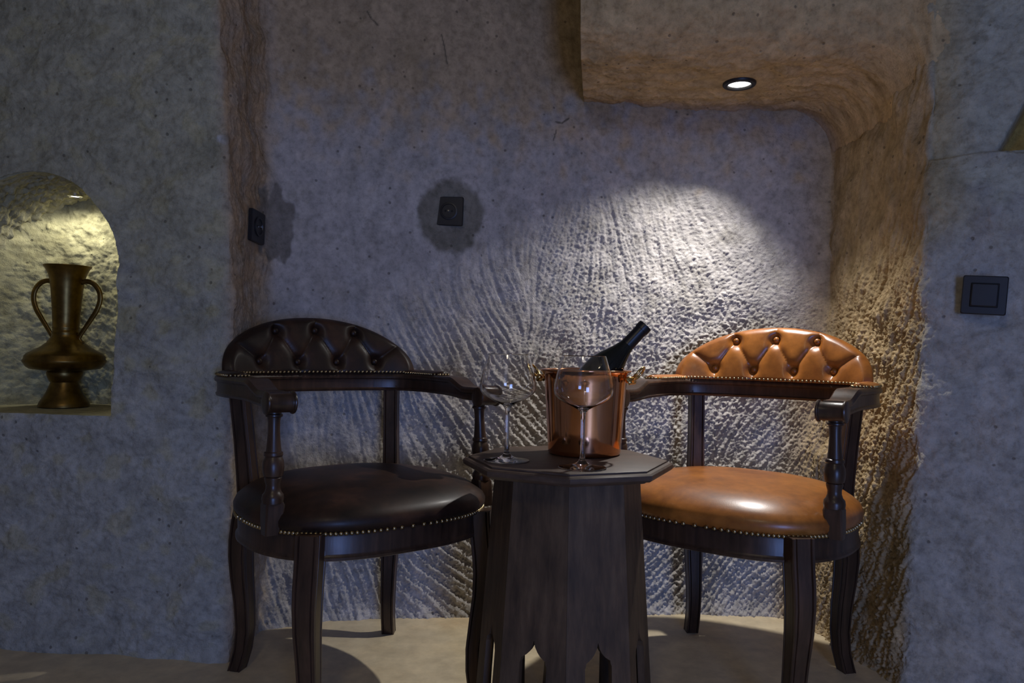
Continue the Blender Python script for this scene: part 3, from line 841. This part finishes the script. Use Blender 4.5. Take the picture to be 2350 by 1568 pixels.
# ------------------------------------------------------------------ things on the table
def make_bucket():
    bx, by = .160, 1.602
    t = empty('ice_bucket', (bx, by, TZ)); tag(t, 'polished copper ice bucket with brass ring handles on the octagonal table', 'bucket')
    H = .181
    out = [(.0001, .0), (.068, .0), (.0745, .001), (.0775, .004), (.0785, .012), (.0815, .06), (.0846, .11), (.0882, .155), (.0908, .170), (.0945, .1755), (.0975, .177),
           (.0985, .179), (.0975, .1812), (.0945, .1815), (.0912, .179), (.0892, .172), (.0870, .155), (.0834, .11), (.0803, .06), (.0772, .012), (.072, .005), (.0001, .004)]
    MB().lathe(out, 96).build('body', M['copper'], t, 60)
    for ang in (R(158), R(-24)):
        d = Vector((math.cos(ang), math.sin(ang), 0)); s = Vector((-d.y, d.x, 0))
        c = d * .0965 + Vector((0, 0, .160))
        br = MB()
        pth = [(c - s * .020 + d * .000), (c - s * .014 + d * .005 + Vector((0, 0, .004))), (c + d * .007 + Vector((0, 0, .001))), (c + s * .014 + d * .005 + Vector((0, 0, .004))), (c + s * .020)]
        br.tube([tuple(p) for p in catmull([tuple(p) for p in pth], 6)], .0062, 10)
        for q in (-.017, 0, .017): br.dome(c + s * q + d * .006 + Vector((0, 0, -.002)), .0062, d, 10)
        br.tube([tuple(c + d * .004), tuple(c + d * .010 + Vector((0, 0, .006))), tuple(c + d * .016 + Vector((0, 0, .014)))], [.005, .0045, .004], 10)
        bo = br.build('handle_bracket', M['brass'], t, 180)
        ring = []
        rc = c + d * .021 + Vector((0, 0, .016)); up = (Vector((0, 0, 1)) * .8 + d * .6).normalized()
        for k in range(29):
            a = 2 * math.pi * k / 28
            ring.append(tuple(rc + s * .019 * math.cos(a) + up * .0165 * math.sin(a)))
        MB().tube(ring, .0026, 10, False).build('ring_handle', M['brass'], bo, 180)
make_bucket()

def make_bottle():
    t = empty('wine_bottle', (.118, 1.556, .640))
    tag(t, 'dark wine bottle leaning to the side in the copper ice bucket', 'bottle')
    tip = Vector((.293, 1.632, .8300)); ax = Vector((.672, .03, .74)).normalized(); Lb = .252
    base = tip - ax * Lb * 1.06
    t.location = base; t.scale = (1.06, 1.06, 1.06); t.rotation_euler = ax.to_track_quat('Z', 'Y').to_euler()
    MB().lathe([(.0001, .008), (.022, .003), (.034, 0), (.0372, .004), (.0378, .02), (.0378, .115), (.0365, .130), (.0325, .145), (.0265, .160), (.0205, .175), (.0165, .188), (.0148, .196)], 48).build('glass_body', M['bottle'], t, 180)
    MB().lathe([(.0152, .186), (.0148, .196), (.0141, .215), (.0139, .238), (.0153, .2385), (.0155, .2455), (.0150, .2515), (.0001, .252)], 40).build('foil_capsule', M['foil'], t, 40)
make_bottle()

GP_OUT = [(.0001, .0), (.043, .0), (.0455, .0008), (.046, .0016), (.044, .0024), (.030, .0044), (.016, .0075), (.0085, .0120), (.0052, .019), (.0042, .030), (.0038, .055), (.0038, .085),
          (.0042, .098), (.0060, .1055), (.0110, .1105), (.0220, .1160), (.0360, .1225), (.0480, .1300), (.0545, .1380), (.0562, .1460), (.0552, .1560), (.0515, .1760), (.0455, .1980), (.0418, .2100), (.04125, .2115)]
GP_IN = [(.04065, .2115), (.0412, .2100), (.0449, .1978), (.0508, .1760), (.0543, .1560), (.0552, .1460), (.0535, .1388), (.0472, .1312), (.0354, .1240), (.0215, .1176), (.0100, .1130), (.0040, .1118), (.0001, .1116)]
def make_glass(x, y, label):
    t = empty('wine_glass', (x, y, TZ + .0002)); tag(t, label, 'glass', 'wine glasses on the octagonal table')
    st = [p for p in GP_OUT]
    MB().lathe(st + [(.0411, .2119), (.0408, .2119)] + GP_IN, 72).build('bowl_and_stem', M['glass'], t, 180)
make_glass(-.006, 1.474, 'empty clear wine glass beside the copper bucket, near the dark armchair')
make_glass(.137, 1.402, 'empty clear wine glass standing in front of the copper bucket')

# ------------------------------------------------------------------ brass vase in the niche
def make_vase():
    vx, vy, vz = -1.236, 2.055, NZ0 + .0005
    t = empty('brass_vase', (vx, vy, vz), R(0)); tag(t, 'tall aged brass vase with two looped handles in the arched niche', 'vase')
    k = .00122
    pr = [(.0001, 0), (.058, 0), (.063, .002), (.0625, .007), (.060, .014), (.053, .026), (.046, .038), (.040, .052), (.0355, .064), (.0345, .069), (.038, .073), (.043, .085), (.045, .095), (.043, .099),
          (.052, .101), (.085, .106), (.094, .113), (.0985, .121), (.1015, .126), (.1015, .129), (.0985, .133), (.0975, .141), (.092, .148), (.078, .156), (.060, .166), (.045, .179), (.037, .192), (.0335, .200),
          (.0345, .204), (.0345, .208), (.0325, .210), (.0325, .216), (.0338, .219), (.0325, .222), (.0335, .24), (.0360, .28), (.0395, .325), (.0430, .352), (.0470, .367), (.0545, .383), (.0595, .389),
          (.0590, .391), (.052, .382), (.045, .366), (.041, .350), (.037, .32), (.032, .25), (.030, .215), (.0001, .210)]
    MB().lathe(pr, 72).build('body', M['vase_brass'], t, 50)
    for sx in (-1, 1):
        ctl = [(.040, .345), (.055, .349), (.074, .342), (.089, .322), (.092, .297), (.084, .270), (.068, .243), (.052, .218), (.040, .198), (.037, .188), (.044, .179), (.052, .181)]
        cv = catmull([(sx * p[0], p[1]) for p in ctl], 6)
        rad = np.interp(np.linspace(0, 1, len(cv)), [0, .25, .5, .8, 1], [.0062, .0068, .0066, .005, .0022])
        MB().tube([(p[0], 0, p[1]) for p in cv], rad, 10, True, (.62, 1.05)).build('handle', M['vase_brass'], t, 180)
make_vase()

# ------------------------------------------------------------------ switch and sockets
def rounded_plate(mb, w_, h_, d, r=.004, z0=0.0, bev=.002):
    """plate in local x-z, facing -y"""
    def ring(ins, y):
        W, Hh, o = w_ / 2 - ins, h_ / 2 - ins, []
        for cx, cz, a in ((W - r, Hh - r, 0), (-W + r, Hh - r, 90), (-W + r, -Hh + r, 180), (W - r, -Hh + r, 270)):
            for q in (0, 30, 60, 90): o.append((cx + r * math.cos(R(a + q)), y, cz + r * math.sin(R(a + q))))
        return o
    return mb.rings([ring(0, z0), ring(0, z0 - d + bev), ring(bev, z0 - d)], True, True)

def make_switch():
    t = empty('light_switch', (1.050, 1.652, .912), R(-30)); tag(t, 'square black wall light switch on the pale rock wall', 'switch')
    t.rotation_euler = (0, R(4), R(-30))
    b = MB(); rounded_plate(b, .086, .086, .012); b.build('frame', M['black_plastic'], t, 35)
    b = MB(); rounded_plate(b, .054, .054, .0022, .002, -.0118, .001); b.build('gap', M['black_recess'], t, 35)
    b = MB(); rounded_plate(b, .050, .050, .0055, .0025, -.0118, .0018); b.build('rocker', M['black_plastic'], t, 35)
make_switch()

def wall_point(x, z, i0, i1):
    r_ = int(np.abs(zs - z).argmin()); c_ = i0 + int(np.abs(X[r_, i0:i1] - x).argmin()); return float(Y[r_, c_])
def make_socket(loc, rz, ry, label):
    t = empty('power_socket', loc, rz); tag(t, label, 'socket'); t.rotation_euler = (0, ry, rz)
    b = MB(); rounded_plate(b, .084, .084, .010)
    b.build('frame', M['black_plastic'], t, 35)
    n = 40
    def circ(r, y): return [(r * math.cos(2 * math.pi * i / n), y, r * math.sin(2 * math.pi * i / n)) for i in range(n)]
    MB().rings([circ(.0255, -.0098), circ(.0255, -.0125), circ(.0235, -.0130), circ(.0205, -.0130), circ(.0195, -.0104), circ(.0001, -.0103)]).build('round_insert', M['black_plastic'], t, 30)
    for sx in (-1, 1): MB().rings([[(sx * .0095 + .003 * math.cos(a), y, .003 * math.sin(a)) for a in np.linspace(0, 2 * math.pi, 14, endpoint=False)] for y in (-.0102, -.0108)], False, True).build('pin_hole', M['black_recess'], t, 30)
    MB().rings([[(q + .0022 * math.cos(a), y, .0022 * math.sin(a)) for a in np.linspace(0, 2 * math.pi, 14, endpoint=False)] for q, y in ((0, -.0102), (0, -.017), )], False, True).build('earth_pin', M['steel'], t, 30)
make_socket((-.191, wall_point(-.19, 1.17, iC + 10, iE) + .001, 1.172), R(-5), R(1.2), 'black square power socket in a dark plaster ring on the carved back wall')
make_socket((-.684, 1.955, 1.082), R(86), R(2), 'black power socket set on the brown edge of the recess')
